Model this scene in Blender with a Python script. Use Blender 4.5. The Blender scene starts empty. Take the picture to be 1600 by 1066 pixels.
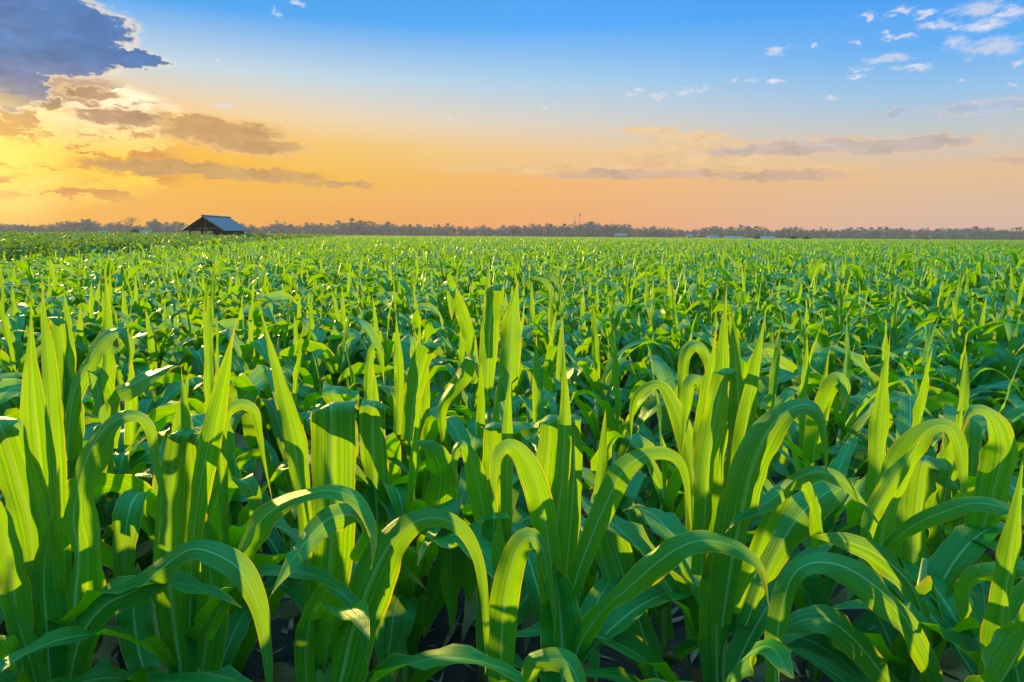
import bpy, math, random
import numpy as np
from mathutils import Vector, Matrix

SC = bpy.context.scene
COL = SC.collection
R = math.radians
rng = random.Random(7)

# ------------------------------------------------------------------ camera
FPX = 1067.0                       # focal length in pixels of a 1600 px wide picture (24 mm lens)
CAMZ = 1.5
cam_d = bpy.data.cameras.new('camera'); cam = bpy.data.objects.new('camera', cam_d); COL.objects.link(cam)
cam_d.sensor_width = 36; cam_d.lens = 24.0; cam_d.clip_start = 0.05; cam_d.clip_end = 6000
CAMROT = Matrix.Rotation(R(90 - 8.75), 3, 'X') @ Matrix.Rotation(R(0.39), 3, 'Z')
cam.matrix_world = Matrix.Translation((0, 0, CAMZ)) @ CAMROT.to_4x4()
SC.camera = cam

def ray(x, y):
    return CAMROT @ Vector(((x - 800) / FPX, (533 - y) / FPX, -1.0))
def P(x, y, d):
    """world point seen at pixel (x, y) of the 1600x1066 photograph, d metres ahead"""
    v = ray(x, y); v = v * (d / v.y)
    return Vector((0, 0, CAMZ)) + v
def azel(x, y):
    v = ray(x, y).normalized()
    return math.degrees(math.atan2(v.x, v.y)), math.degrees(math.asin(v.z))

SUN_AZ, SUN_EL = -38.5, 8.0
SKY_STRENGTH = 0.335
HIGH_SKY_BOOST = 3.0
HAZE_DENSITY = 0.0005
SC.view_settings.view_transform = 'Standard'; SC.view_settings.look = 'None'
SC.view_settings.exposure = 1.55; SC.view_settings.gamma = 1.0
SC.view_settings.use_curve_mapping = False
SC.cycles.use_denoising = True
SC.cycles.max_bounces = 10; SC.cycles.transmission_bounces = 6; SC.cycles.diffuse_bounces = 5
SC.cycles.volume_bounces = 1; SC.cycles.sample_clamp_indirect = 6
SC.cycles.use_adaptive_sampling = True

def lin(r, g, b):
    return tuple(((c / 255) / 12.92 if c / 255 <= 0.04045 else ((c / 255 + 0.055) / 1.055) ** 2.4) for c in (r, g, b)) + (1.0,)

# ------------------------------------------------------------------ node helper
class NG:
    def __init__(s, tree): s.t = tree; s.n = tree.nodes; s.l = tree.links
    def node(s, typ, ins=(), **kw):
        n = s.n.new(typ)
        for k, v in kw.items(): setattr(n, k, v)
        for k, v in (ins.items() if isinstance(ins, dict) else enumerate(ins)):
            if v is None: continue
            if isinstance(v, bpy.types.NodeSocket): s.l.new(v, n.inputs[k])
            else: n.inputs[k].default_value = v
        return n
    def m(s, op, a, b=None, c=None, clamp=False):
        n = s.node('ShaderNodeMath', [a, b, c], operation=op, use_clamp=clamp); return n.outputs[0]
    def vm(s, op, a, b=None, c=None):
        n = s.node('ShaderNodeVectorMath', [a, b, c], operation=op)
        return n.outputs['Value'] if op in ('LENGTH', 'DOT_PRODUCT') else n.outputs[0]
    def sm(s, x, a, b, lo=0.0, hi=1.0):
        n = s.node('ShaderNodeMapRange', [x, a, b, lo, hi], interpolation_type='SMOOTHSTEP'); return n.outputs[0]
    def mix(s, f, a, b, blend='MIX'):
        n = s.node('ShaderNodeMix', data_type='RGBA', blend_type=blend)
        for i, v in ((0, f), (6, a), (7, b)):
            if isinstance(v, bpy.types.NodeSocket): s.l.new(v, n.inputs[i])
            else: n.inputs[i].default_value = v
        return n.outputs[2]
    def ramp(s, x, stops, interp='LINEAR'):
        n = s.node('ShaderNodeValToRGB', [x]); cr = n.color_ramp; cr.interpolation = interp
        while len(cr.elements) < len(stops): cr.elements.new(0.5)
        for e, (p, c) in zip(cr.elements, stops): e.position = p; e.color = c
        return n.outputs[0]
    def noise(s, vec, scale, detail=6, rough=0.55, dist=0.0, out=0):
        n = s.node('ShaderNodeTexNoise', {'Vector': vec, 'Scale': scale, 'Detail': detail, 'Roughness': rough, 'Distortion': dist})
        return n.outputs[out]

# ------------------------------------------------------------------ sky
world = bpy.data.worlds.new('World'); SC.world = world; world.use_nodes = True
g = NG(world.node_tree); g.n.clear()
tc = g.node('ShaderNodeTexCoord').outputs['Generated']
dirv = g.vm('NORMALIZE', tc)
sep = g.node('ShaderNodeSeparateXYZ', [dirv])
el = g.m('MULTIPLY', g.m('ARCSINE', sep.outputs[2]), 57.29578)
az = g.m('MULTIPLY', g.m('ARCTAN2', sep.outputs[0], sep.outputs[1]), 57.29578)
elc = g.m('DIVIDE', g.m('ADD', el, 2.0), 32.0, clamp=True)
def st(e): return (e + 2.0) / 32.0
def skyramp(stops): return g.ramp(elc, [(st(e), lin(*c)) for e, c in stops])
left = skyramp([(0, (255, 160, 10)), (2.2, (255, 176, 2)), (4.5, (255, 196, 20)), (7, (255, 205, 95)), (9, (250, 222, 175)), (12, (200, 222, 235)), (16, (70, 170, 248)), (26, (45, 130, 228))])
mid = skyramp([(0, (255, 165, 92)), (2.2, (255, 176, 95)), (4.5, (255, 188, 105)), (7, (246, 208, 155)), (9, (222, 216, 205)), (12, (172, 212, 240)), (16, (75, 175, 255)), (26, (45, 135, 235))])
right = skyramp([(0, (228, 184, 172)), (1.8, (236, 192, 165)), (4.5, (240, 198, 150)), (7, (205, 206, 200)), (10, (150, 200, 240)), (13, (85, 176, 252)), (18, (50, 152, 248)), (26, (45, 125, 225))])
fL = g.sm(az, -24.0, 8.0); fR = g.sm(az, 0.0, 36.0)
base = g.mix(fR, g.mix(fL, left, mid), right)
pvec = g.node('ShaderNodeCombineXYZ', [az, el, 0.0]).outputs[0]
st2 = g.vm('MULTIPLY', pvec, (0.33, 1.0, 1.0))
warp = g.vm('SUBTRACT', g.noise(st2, 0.55, 7, 0.62, out=1), (0.5, 0.5, 0.5))
wbig = g.vm('MULTIPLY_ADD', warp, (9.0, 3.4, 0.0), pvec)
wsm = g.vm('SUBTRACT', g.noise(g.vm('MULTIPLY', pvec, (0.5, 1.0, 1.0)), 1.6, 5, 0.65, out=1), (0.5, 0.5, 0.5))
wsmall = g.vm('MULTIPLY_ADD', wsm, (3.4, 1.5, 0.0), pvec)
def ell(vec, lst):
    out = None
    for (x, y, rx, ry) in lst:
        a0, e0 = azel(x, y); a1, _ = azel(x + 10, y); _, e1 = azel(x, y - 10)
        rx_d, ry_d = rx * (a1 - a0) / 10, ry * (e1 - e0) / 10
        k = g.vm('MULTIPLY_ADD', vec, (1 / rx_d, 1 / ry_d, 0), (-a0 / rx_d, -e0 / ry_d, 0))
        d = g.m('SUBTRACT', 1.0, g.vm('LENGTH', k))
        out = d if out is None else g.m('MAXIMUM', out, d)
    return out
sun_v = Vector((math.sin(R(SUN_AZ)) * math.cos(R(SUN_EL)), math.cos(R(SUN_AZ)) * math.cos(R(SUN_EL)), math.sin(R(SUN_EL))))
ga, ge = azel(-15, 235)
glow_v = (math.sin(R(ga)) * math.cos(R(ge)), math.cos(R(ga)) * math.cos(R(ge)), math.sin(R(ge)))
cosg = g.vm('DOT_PRODUCT', dirv, glow_v)
ang = g.m('MULTIPLY', g.m('ARCCOSINE', cosg), 57.29578)
gl1 = g.m('POWER', g.m('SUBTRACT', 1.0, g.m('DIVIDE', ang, 22.0, clamp=True), clamp=True), 1.3)
gl1 = g.m('MULTIPLY', gl1, g.sm(el, 13.0, 5.0))
base = g.mix(g.m('MULTIPLY', gl1, 1.25, clamp=True), base, (1.12, 0.50, 0.0, 1))
gl2 = g.sm(ang, 6.5, 0.8)
base = g.mix(gl2, base, (1.5, 1.15, 0.22, 1))
col = base
# broken golden clouds round the low sun
n_b = g.noise(g.vm('MULTIPLY', wsmall, (0.22, 0.85, 1.0)), 0.75, 9, 0.62, 0.3)
regB = g.sm(ell(wbig, [(40, 235, 330, 95), (110, 170, 210, 70)]), 0.0, 0.35)
bright = g.mix(g.sm(el, 4.5, 10.0), (1.2, 0.74, 0.02, 1), (1.25, 1.05, 0.72, 1))
tan = g.mix(g.sm(el, 3.5, 11.0), lin(225, 130, 5), lin(185, 148, 118))
bfac = g.m('MULTIPLY', regB, g.sm(n_b, 0.36, 0.44))
col = g.mix(bfac, col, bright)
tfac = g.m('MULTIPLY', regB, g.sm(n_b, 0.495, 0.545))
col = g.mix(g.m('MULTIPLY', tfac, 0.85), col, tan)
texn = g.noise(g.vm('MULTIPLY', wsmall, (0.35, 1.0, 1.0)), 1.1, 6, 0.6)
texf = g.noise(g.vm('MULTIPLY', pvec, (0.45, 1.0, 1.0)), 2.6, 7, 0.65)
texc = g.node('ShaderNodeCombineXYZ', [g.m('MULTIPLY_ADD', texn, 1.3, 0.38)] * 3).outputs[0]
def layer(col, D, core, rim, a=1.0, r0=-0.05, r1=0.30, r2=0.42, fz=0.5):
    Dn = g.m('ADD', D, g.m('MULTIPLY', g.m('SUBTRACT', texf, 0.5), fz))
    al = g.sm(Dn, r0, r1)
    cc = g.mix(g.sm(Dn, r1 * 0.4, r2), rim, g.mix(1.0, core, texc, 'MULTIPLY'))
    return g.mix(g.m('MULTIPLY', al, a), col, cc)
# tan cloud banks
col = layer(col, ell(wsmall, [(200, 183, 110, 15), (140, 146, 62, 12), (60, 160, 60, 12)]), lin(190, 148, 112), lin(255, 225, 160), 0.95)
col = layer(col, ell(wsmall, [(345, 207, 120, 26), (405, 230, 95, 17), (300, 190, 55, 14)]), lin(206, 158, 100), lin(252, 205, 125), 0.95)
col = layer(col, ell(wsmall, [(260, 262, 170, 16), (400, 274, 140, 13), (520, 288, 90, 6)]), lin(205, 158, 92), lin(250, 180, 50), 0.9)
# the big dark blue cloud at the top left
DA = ell(wsmall, [(30, 30, 208, 62), (60, 78, 150, 45), (195, 90, 80, 15), (10, 130, 75, 45), (-120, 60, 230, 120)])
coreA = g.mix(g.sm(el, 7.6, 12.2), lin(175, 150, 140), lin(62, 116, 182))
coreA = g.mix(g.sm(az, -27.0, -38.0, 0.0, 0.45), coreA, lin(105, 135, 180))
col = layer(col, DA, coreA, lin(255, 236, 205), 0.97, -0.06, 0.17, 0.19, 0.42)
# soft banks on the right
col = layer(col, ell(wsmall, [(1100, 240, 190, 22), (960, 262, 330, 13), (1300, 262, 60, 10)]), lin(240, 200, 145), lin(250, 205, 140), 0.6)
col = layer(col, ell(wsmall, [(1240, 232, 190, 15), (1440, 224, 115, 13), (1370, 232, 60, 14)]), lin(198, 182, 178), lin(246, 200, 160), 0.8)
col = layer(col, ell(wsmall, [(1010, 203, 50, 6), (1070, 214, 80, 9)]), lin(245, 205, 150), lin(250, 210, 155), 0.8)
col = layer(col, ell(wsmall, [(1220, 275, 130, 12), (1000, 272, 190, 10), (1590, 250, 60, 6)]), lin(205, 172, 150), lin(240, 190, 140), 0.8)
col = layer(col, ell(wsmall, [(1545, 168, 100, 14), (1410, 176, 30, 4)]), lin(178, 192, 222), lin(228, 212, 210), 0.75)
puffs = [(1213,78,22,6),(1355,24,15,9),(1407,20,22,7),(1450,20,18,7),(1524,14,42,13),(1578,20,34,11),(1538,40,48,11),(1460,42,32,8),(1493,45,14,6),(1390,58,14,6),(1416,57,15,6),(1490,70,28,11),
         (1556,74,52,17),(1385,92,42,7),(1434,107,38,6),(1346,109,14,5),(1339,120,13,4),(1589,97,18,5),(1276,71,11,5),(1337,68,9,6),(1175,126,10,4),(1210,124,16,4),(1145,124,11,4),(1099,140,12,4),
         (1070,142,15,7),(1027,151,16,7),(998,138,11,4),(985,151,11,6),(350,165,14,5),(430,22,8,9),(460,2,13,5),(855,164,13,3),(697,183,12,3),(340,95,9,4),(1580,133,8,4),(1300,152,9,3),(1500,130,9,3)]
col = layer(col, ell(wsmall, puffs), lin(225, 226, 240), lin(232, 232, 242), 0.8, -0.3, 1.0, 0.9, 1.3)
col = g.mix(g.m('MULTIPLY', g.sm(ang, 5.5, 0.5), g.m('MULTIPLY_ADD', g.sm(n_b, 0.47, 0.56), -0.62, 0.9)), col, (1.5, 1.05, 0.16, 1))
# below the horizon; unseen upper sky with brightness added to light the leaves
col = g.mix(g.sm(el, -0.3, -3.0), col, lin(70, 80, 40))
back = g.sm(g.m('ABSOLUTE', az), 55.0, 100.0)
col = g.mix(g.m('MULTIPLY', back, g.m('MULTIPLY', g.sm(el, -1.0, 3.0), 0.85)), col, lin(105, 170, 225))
hi = g.m('ADD', 1.0, g.m('MULTIPLY', g.sm(el, 21.0, 50.0), HIGH_SKY_BOOST))
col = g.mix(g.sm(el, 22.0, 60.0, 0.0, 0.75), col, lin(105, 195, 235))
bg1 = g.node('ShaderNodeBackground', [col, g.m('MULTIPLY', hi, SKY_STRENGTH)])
sky = g.node('ShaderNodeTexSky', sky_type='NISHITA'); sky.sun_disc = False
sky.sun_elevation = R(SUN_EL); sky.sun_rotation = R(360 + SUN_AZ); sky.air_density = 1.0; sky.dust_density = 1.0
bg2 = g.node('ShaderNodeBackground', [sky.outputs[0], g.m('MULTIPLY', g.sm(el, 24.0, 45.0), 0.05)])
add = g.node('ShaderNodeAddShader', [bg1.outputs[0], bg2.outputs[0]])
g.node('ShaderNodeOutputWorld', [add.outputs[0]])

# ------------------------------------------------------------------ sun
sd = bpy.data.lights.new('sun', 'SUN'); sd.energy = 5.0; sd.angle = R(0.7); sd.color = (1.0, 0.63, 0.16)
sun = bpy.data.objects.new('sun', sd); COL.objects.link(sun)
sun.rotation_euler = sun_v.to_track_quat('Z', 'Y').to_euler(); sun.location = sun_v * 50

# ------------------------------------------------------------------ generic helpers
def tag(o, label=None, cat=None, group=None, kind=None):
    for k, v in (('label', label), ('category', cat), ('group', group), ('kind', kind)):
        if v: o[k] = v
    return o
def empty(name, loc=(0, 0, 0), rz=0.0):
    o = bpy.data.objects.new(name, None); COL.objects.link(o); o.location = loc; o.rotation_euler.z = rz
    o.empty_display_size = 0.1
    return o
class MB:
    """collects vertices, faces, uv and a tone value into one mesh"""
    def __init__(s): s.v = []; s.f = []; s.uv = []; s.tone = []
    def add(s, verts, faces, uv=None, tone=0.5):
        o = len(s.v); s.v += [tuple(p) for p in verts]
        s.f += [tuple(i + o for i in f) for f in faces]
        s.uv += list(uv) if uv is not None else [(0.5, 0.5)] * len(verts)
        s.tone += [tone] * len(verts)
    def merge(s, o, M=None, tone=None):
        vv = o.v if M is None else [tuple(M @ Vector(p)) for p in o.v]
        k = len(s.v); s.v += vv; s.f += [tuple(i + k for i in f) for f in o.f]; s.uv += o.uv; s.tone += (o.tone if tone is None else [tone] * len(vv))
    def box(s, c, size, rot=None, taper=1.0):
        sx, sy, sz = (a / 2 for a in size); vs = []
        for z in (-1, 1):
            t = taper if z > 0 else 1.0
            for x, y in ((-1, -1), (1, -1), (1, 1), (-1, 1)):
                p = Vector((x * sx * t, y * sy * t, z * sz))
                if rot is not None: p = rot @ p
                vs.append(p + Vector(c))
        s.add(vs, [(3, 2, 1, 0), (4, 5, 6, 7), (0, 1, 5, 4), (1, 2, 6, 5), (2, 3, 7, 6), (3, 0, 4, 7)])
    def tube(s, pts, rad, n=8, tone=0.5, cap=True):
        pts = [Vector(p) for p in pts]; vs = []; uv = []; fs = []
        ref = Vector((0.31, 0.95, 0.05)).normalized()
        for i, p in enumerate(pts):
            t = (pts[min(i + 1, len(pts) - 1)] - pts[max(i - 1, 0)]).normalized()
            a = t.cross(ref).normalized(); b = t.cross(a)
            for k in range(n):
                th = 2 * math.pi * k / n
                vs.append(p + (a * math.cos(th) + b * math.sin(th)) * rad[i]); uv.append((k / n, i / (len(pts) - 1)))
        for i in range(len(pts) - 1):
            for k in range(n):
                fs.append((i * n + k, i * n + (k + 1) % n, (i + 1) * n + (k + 1) % n, (i + 1) * n + k))
        if cap: fs += [tuple(range(n))[::-1], tuple(range((len(pts) - 1) * n, len(pts) * n))]
        s.add(vs, fs, uv, tone)
    def mesh(s, name, mat, smooth=True):
        me = bpy.data.meshes.new(name); me.from_pydata(s.v, [], s.f)
        nl = len(me.loops); idx = np.zeros(nl, dtype=np.int32); me.loops.foreach_get('vertex_index', idx)
        uvl = me.uv_layers.new(name='UVMap'); uvl.data.foreach_set('uv', np.array(s.uv, dtype=np.float32)[idx].ravel())
        at = me.attributes.new('tone', 'FLOAT', 'POINT'); at.data.foreach_set('value', np.array(s.tone, dtype=np.float32))
        me.polygons.foreach_set('use_smooth', [smooth] * len(me.polygons))
        for mm in (mat if isinstance(mat, (list, tuple)) else [mat]): me.materials.append(mm)
        me.update(); return me
    def build(s, name, mat, parent=None, smooth=True):
        o = bpy.data.objects.new(name, s.mesh(name, mat, smooth)); COL.objects.link(o); o.parent = parent
        return o

# ------------------------------------------------------------------ materials
def new_mat(name):
    m = bpy.data.materials.new(name); m.use_nodes = True; m.node_tree.nodes.clear(); return m, NG(m.node_tree)
def leaf_material(name, fine=True):
    m, q = new_mat(name)
    uv = q.node('ShaderNodeUVMap', uv_map='UVMap').outputs[0]; s = q.node('ShaderNodeSeparateXYZ', [uv])
    u, v = s.outputs[0], s.outputs[1]
    tone = q.node('ShaderNodeAttribute', attribute_name='tone').outputs['Fac']
    orand = q.node('ShaderNodeObjectInfo').outputs['Random']
    t2 = q.m('FRACT', q.m('ADD', q.m('MULTIPLY', tone, 5.3), q.m('MULTIPLY', orand, 3.7)))
    seed = q.node('ShaderNodeCombineXYZ', [q.m('MULTIPLY', tone, 31.0), q.m('MULTIPLY', orand, 17.0), 0.0]).outputs[0]
    sv = q.vm('ADD', q.vm('MULTIPLY', uv, (20.0, 0.9, 1.0)), seed)
    streak = q.noise(sv, 1.0, 3, 0.6)
    dry = q.sm(tone, 1.2, 1.3)
    vein = q.m('MULTIPLY_ADD', q.m('SINE', q.m('MULTIPLY', u, 118.0)), 0.5, 0.5)
    streak = q.m('ADD', q.m('MULTIPLY', q.sm(streak, 0.15, 0.85), 0.92), q.m('MULTIPLY', vein, 0.08))
    blotch = q.noise(q.vm('ADD', q.vm('MULTIPLY', uv, (3.0, 9.0, 1.0)), seed), 1.0, 4, 0.6)
    c = q.mix(streak, (0.001, 0.038, 0.003, 1), (0.003, 0.165, 0.012, 1))
    c = q.mix(q.m('MULTIPLY', t2, 0.55), c, (0.006, 0.18, 0.006, 1))
    c = q.mix(q.sm(blotch, 0.52, 0.72, 0, 0.45), c, (0.002, 0.085, 0.020, 1))
    au = q.m('ABSOLUTE', q.m('SUBTRACT', u, 0.5))
    ribw = q.m('MULTIPLY_ADD', v, -0.04, 0.06)
    rib = q.sm(q.m('SUBTRACT', au, ribw), 0.0, -0.022)
    c = q.mix(q.m('MULTIPLY', rib, 0.6), c, (0.22, 0.42, 0.16, 1))
    # scorched tips and margins on some leaves, with orange sun glow painted in
    edge = q.m('ADD', q.sm(au, 0.40, 0.52), q.sm(v, 0.80, 1.0))
    burn_glow = q.m('SUBTRACT', q.m('ADD', q.m('MULTIPLY', edge, 0.62), q.m('MULTIPLY', blotch, 0.8)), q.m('MULTIPLY_ADD', t2, -0.33, 1.0))
    bf = q.m('MULTIPLY', q.sm(burn_glow, 0.0, 0.30), q.m('MULTIPLY_ADD', streak, 0.8, 0.3), clamp=True)
    c = q.mix(q.m('MULTIPLY', bf, 0.85), c, (0.50, 0.30, 0.01, 1))
    speck = q.noise(q.vm('ADD', q.vm('MULTIPLY', uv, (12.0, 75.0, 1.0)), seed), 1.0, 1, 0.5)
    c = q.mix(q.sm(speck, 0.80, 0.84, 0, 0.6), c, (0.30, 0.36, 0.12, 1))
    c = q.mix(dry, c, q.mix(streak, (0.13, 0.075, 0.02, 1), (0.34, 0.24, 0.10, 1)))
    tr = q.mix(streak, (0.09, 0.38, 0.0, 1), (0.48, 0.82, 0.0, 1))
    tr = q.mix(q.m('MULTIPLY', rib, 0.5), tr, (0.30, 0.38, 0.02, 1))
    tr = q.mix(q.m('MULTIPLY', bf, 0.8), tr, (0.85, 0.48, 0.0, 1))
    tr = q.mix(q.m('MULTIPLY', q.sm(au, 0.455, 0.495), 0.6), tr, (0.95, 0.55, 0.0, 1))  # golden sun glow painted along the leaf margins
    tr = q.mix(dry, tr, (0.22, 0.13, 0.03, 1))
    pr = q.node('ShaderNodeBsdfPrincipled', {'Base Color': c, 'Roughness': q.m('MULTIPLY_ADD', streak, 0.14, 0.40)})
    pr.inputs['Specular IOR Level'].default_value = 0.62; pr.inputs['Specular Tint'].default_value = (0.38, 1.0, 0.58, 1)
    tn = q.node('ShaderNodeBsdfTranslucent', {'Color': tr})
    if fine:
        wv = q.m('SINE', q.m('MULTIPLY', u, 150.0))
        h = q.m('ADD', q.m('MULTIPLY', wv, 0.25), q.m('ADD', q.m('MULTIPLY', streak, 0.8), q.m('MULTIPLY', rib, -0.5)))
        bp = q.node('ShaderNodeBump', {'Strength': 0.55, 'Distance': 0.0012, 'Height': h})
        q.l.new(bp.outputs[0], pr.inputs['Normal'])
    mx = q.node('ShaderNodeMixShader', [0.34, pr.outputs[0], tn.outputs[0]])
    q.node('ShaderNodeOutputMaterial', [mx.outputs[0]])
    return m
LEAF = leaf_material('maize_leaf')
def simple(name, c1, c2, scale, rough=0.8, bump=0.0, stretch=(1, 1, 1), metal=0.0, coord='Object'):
    m, q = new_mat(name)
    co = q.node('ShaderNodeTexCoord').outputs[coord]
    n = q.noise(q.vm('MULTIPLY', co, stretch), scale, 6, 0.6)
    c = q.mix(q.sm(n, 0.3, 0.7), c1 + (1,), c2 + (1,))
    pr = q.node('ShaderNodeBsdfPrincipled', {'Base Color': c, 'Roughness': rough, 'Metallic': metal})
    if bump:
        bp = q.node('ShaderNodeBump', {'Strength': 0.7, 'Distance': bump, 'Height': n}); q.l.new(bp.outputs[0], pr.inputs['Normal'])
    q.node('ShaderNodeOutputMaterial', [pr.outputs[0]]); return m
STALK = simple('maize_stalk', (0.05, 0.16, 0.02), (0.16, 0.30, 0.05), 9, 0.5, 0.0, (1, 1, 0.2))
SOIL = simple('soil', (0.010, 0.006, 0.003), (0.035, 0.022, 0.012), 14, 0.95, 0.03)
LITTER = simple('dry_litter', (0.10, 0.06, 0.03), (0.30, 0.20, 0.10), 20, 0.9)
HAZYTREELEAF = simple('hazed_tree_foliage', (0.055, 0.080, 0.090), (0.095, 0.125, 0.125), 0.4, 0.85)  # distance haze painted in: foliage colour made paler and bluer
PALMLEAF = simple('palm_foliage', (0.015, 0.035, 0.012), (0.05, 0.08, 0.02), 0.6, 0.7)
BARK = simple('bark', (0.05, 0.04, 0.03), (0.14, 0.11, 0.08), 3, 0.9)
WOOD = simple('weathered_timber', (0.10, 0.055, 0.025), (0.30, 0.19, 0.10), 5, 0.8, 0.004, (1, 1, 0.15))
DARKWOOD = simple('dark_boards', (0.09, 0.045, 0.022), (0.22, 0.12, 0.06), 4, 0.85, 0.004, (4, 4, 0.3))
TIN = simple('corrugated_roofing', (0.050, 0.040, 0.045), (0.12, 0.10, 0.10), 1.6, 0.55, 0.0, (1, 4, 1), 0.1)
WHITEROOF = simple('pale_roofing', (0.10, 0.10, 0.10), (0.19, 0.185, 0.18), 1.0, 0.6)
WALLP = simple('plaster', (0.30, 0.27, 0.22), (0.55, 0.50, 0.42), 0.6, 0.85)
BUSHLEAF = simple('bush_foliage', (0.010, 0.045, 0.008), (0.035, 0.10, 0.015), 0.8, 0.7)
def glow_leaf(name, c1, c2, tr, scale):
    m, q = new_mat(name); co = q.node('ShaderNodeTexCoord').outputs['Object']; n = q.noise(co, scale, 3, .6)
    tone = q.node('ShaderNodeAttribute', attribute_name='tone').outputs['Fac']
    c = q.mix(q.m('MULTIPLY_ADD', tone, .5, q.m('MULTIPLY', n, .5)), c1 + (1,), c2 + (1,))
    pr = q.node('ShaderNodeBsdfPrincipled', {'Base Color': c, 'Roughness': .55}); tn = q.node('ShaderNodeBsdfTranslucent', {'Color': tr + (1,)})
    q.node('ShaderNodeOutputMaterial', [q.node('ShaderNodeMixShader', [.32, pr.outputs[0], tn.outputs[0]]).outputs[0]]); return m
CROPLEAF = glow_leaf('crop_foliage', (0.008, 0.06, 0.008), (0.03, 0.15, 0.010), (0.20, 0.36, 0.0), 1.5)
STEEL = simple('mast_steel', (0.20, 0.16, 0.15), (0.32, 0.26, 0.24), 1.0, 0.6)
CLOTH = simple('pale_sacking', (0.55, 0.5, 0.42), (0.75, 0.72, 0.66), 8, 0.9)
HILL = simple('far_hill', (0.02, 0.035, 0.03), (0.04, 0.06, 0.04), 0.01, 0.95)

# ------------------------------------------------------------------ leaf geometry
def catmull(pts, n):
    p = np.array(pts, dtype=float); k = len(p)
    P0 = np.vstack([2 * p[0] - p[1], p, 2 * p[-1] - p[-2]])
    seg = np.linalg.norm(np.diff(p[:, :3], axis=0), axis=1); cum = np.concatenate([[0], np.cumsum(seg)])
    t = np.linspace(0, cum[-1], n); out = []
    for x in t:
        i = min(np.searchsorted(cum, x, side='right') - 1, k - 2); u = (x - cum[i]) / max(seg[i], 1e-9)
        a, b, c, d = P0[i], P0[i + 1], P0[i + 2], P0[i + 3]
        out.append(0.5 * (2 * b + (c - a) * u + (2 * a - 5 * b + 4 * c - d) * u * u + (3 * b - a - 3 * c + d) * u ** 3))
    return np.array(out)

def ribbon(mb, C, S, W, fold0, fold1, ruf, freq, ph, ncx, tone, v0=0.0, v1=1.0):
    """leaf surface: centre line C, side vectors S, half widths W"""
    n = len(C); T = np.gradient(C, axis=0); T /= np.linalg.norm(T, axis=1)[:, None] + 1e-9
    S = S - (S * T).sum(1)[:, None] * T; S /= np.linalg.norm(S, axis=1)[:, None] + 1e-9
    N = np.cross(S, T)
    us = np.linspace(-1, 1, ncx + 1); vs = []; uvs = []; fs = []
    for i in range(n):
        t = i / (n - 1); fo = fold0 + (fold1 - fold0) * min(1, t * 1.6)
        for u in us:
            a = abs(u); w = W[i]
            x = u * w * math.cos(fo * 0.9); z = -a ** 1.2 * w * math.sin(fo)
            z += ruf * w * a ** 2.5 * (math.sin(freq * t * 2 * math.pi + (ph if u > 0 else ph * 1.7 + 2.0)) + .5 * math.sin(freq * 2.3 * t * 2 * math.pi + ph * (3 if u > 0 else 5))) * min(1, t * 4)
            vs.append(C[i] + S[i] * x + N[i] * z); uvs.append(((u + 1) / 2, v0 + (v1 - v0) * t))
    m = ncx + 1
    for i in range(n - 1):
        for k in range(ncx): fs.append((i * m + k, i * m + k + 1, (i + 1) * m + k + 1, (i + 1) * m + k))
    mb.add(vs, fs, uvs, tone)

def wprof(t, base=0.62, peak=0.42):
    if t < peak: return base + (1 - base) * math.sin(t / peak * math.pi / 2)
    x = (t - peak) / (1 - peak); return max(0.012, (1 - x ** 2.1) ** 0.95)

def gen_leaf(r, z0, azi, L, w, th0, bend, pw, nseg, ncx, tone, r0=0.01, twist=0.0, sway=0.0, fold=0.9):
    """a procedural blade: angle from vertical grows from th0 by bend along the blade"""
    C = np.zeros((nseg, 3)); S = np.zeros((nseg, 3)); W = np.zeros(nseg); ds = L / (nseg - 1)
    p = np.array([math.cos(azi) * r0, math.sin(azi) * r0, z0])
    for i in range(nseg):
        t = i / (nseg - 1); th = th0 + (bend * t ** pw if pw > 0 else .25 * t + bend / (1 + math.exp(-(t + pw) / .055))); a = azi + sway * t
        h = np.array([math.cos(a), math.sin(a), 0]); C[i] = p
        T = h * math.sin(th) + np.array([0, 0, 1]) * math.cos(th); p = p + T * ds
        s = np.array([-math.sin(a), math.cos(a), 0]); nn = np.cross(s, T); k = twist * t
        S[i] = s * math.cos(k) + nn * math.sin(k); W[i] = 0.5 * w * wprof(t)
    mb = MB(); ribbon(mb, C, S, W, fold, 0.16, r.uniform(0.12, 0.38), r.uniform(2.5, 5), r.uniform(0, 6), ncx, tone)
    return mb

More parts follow.
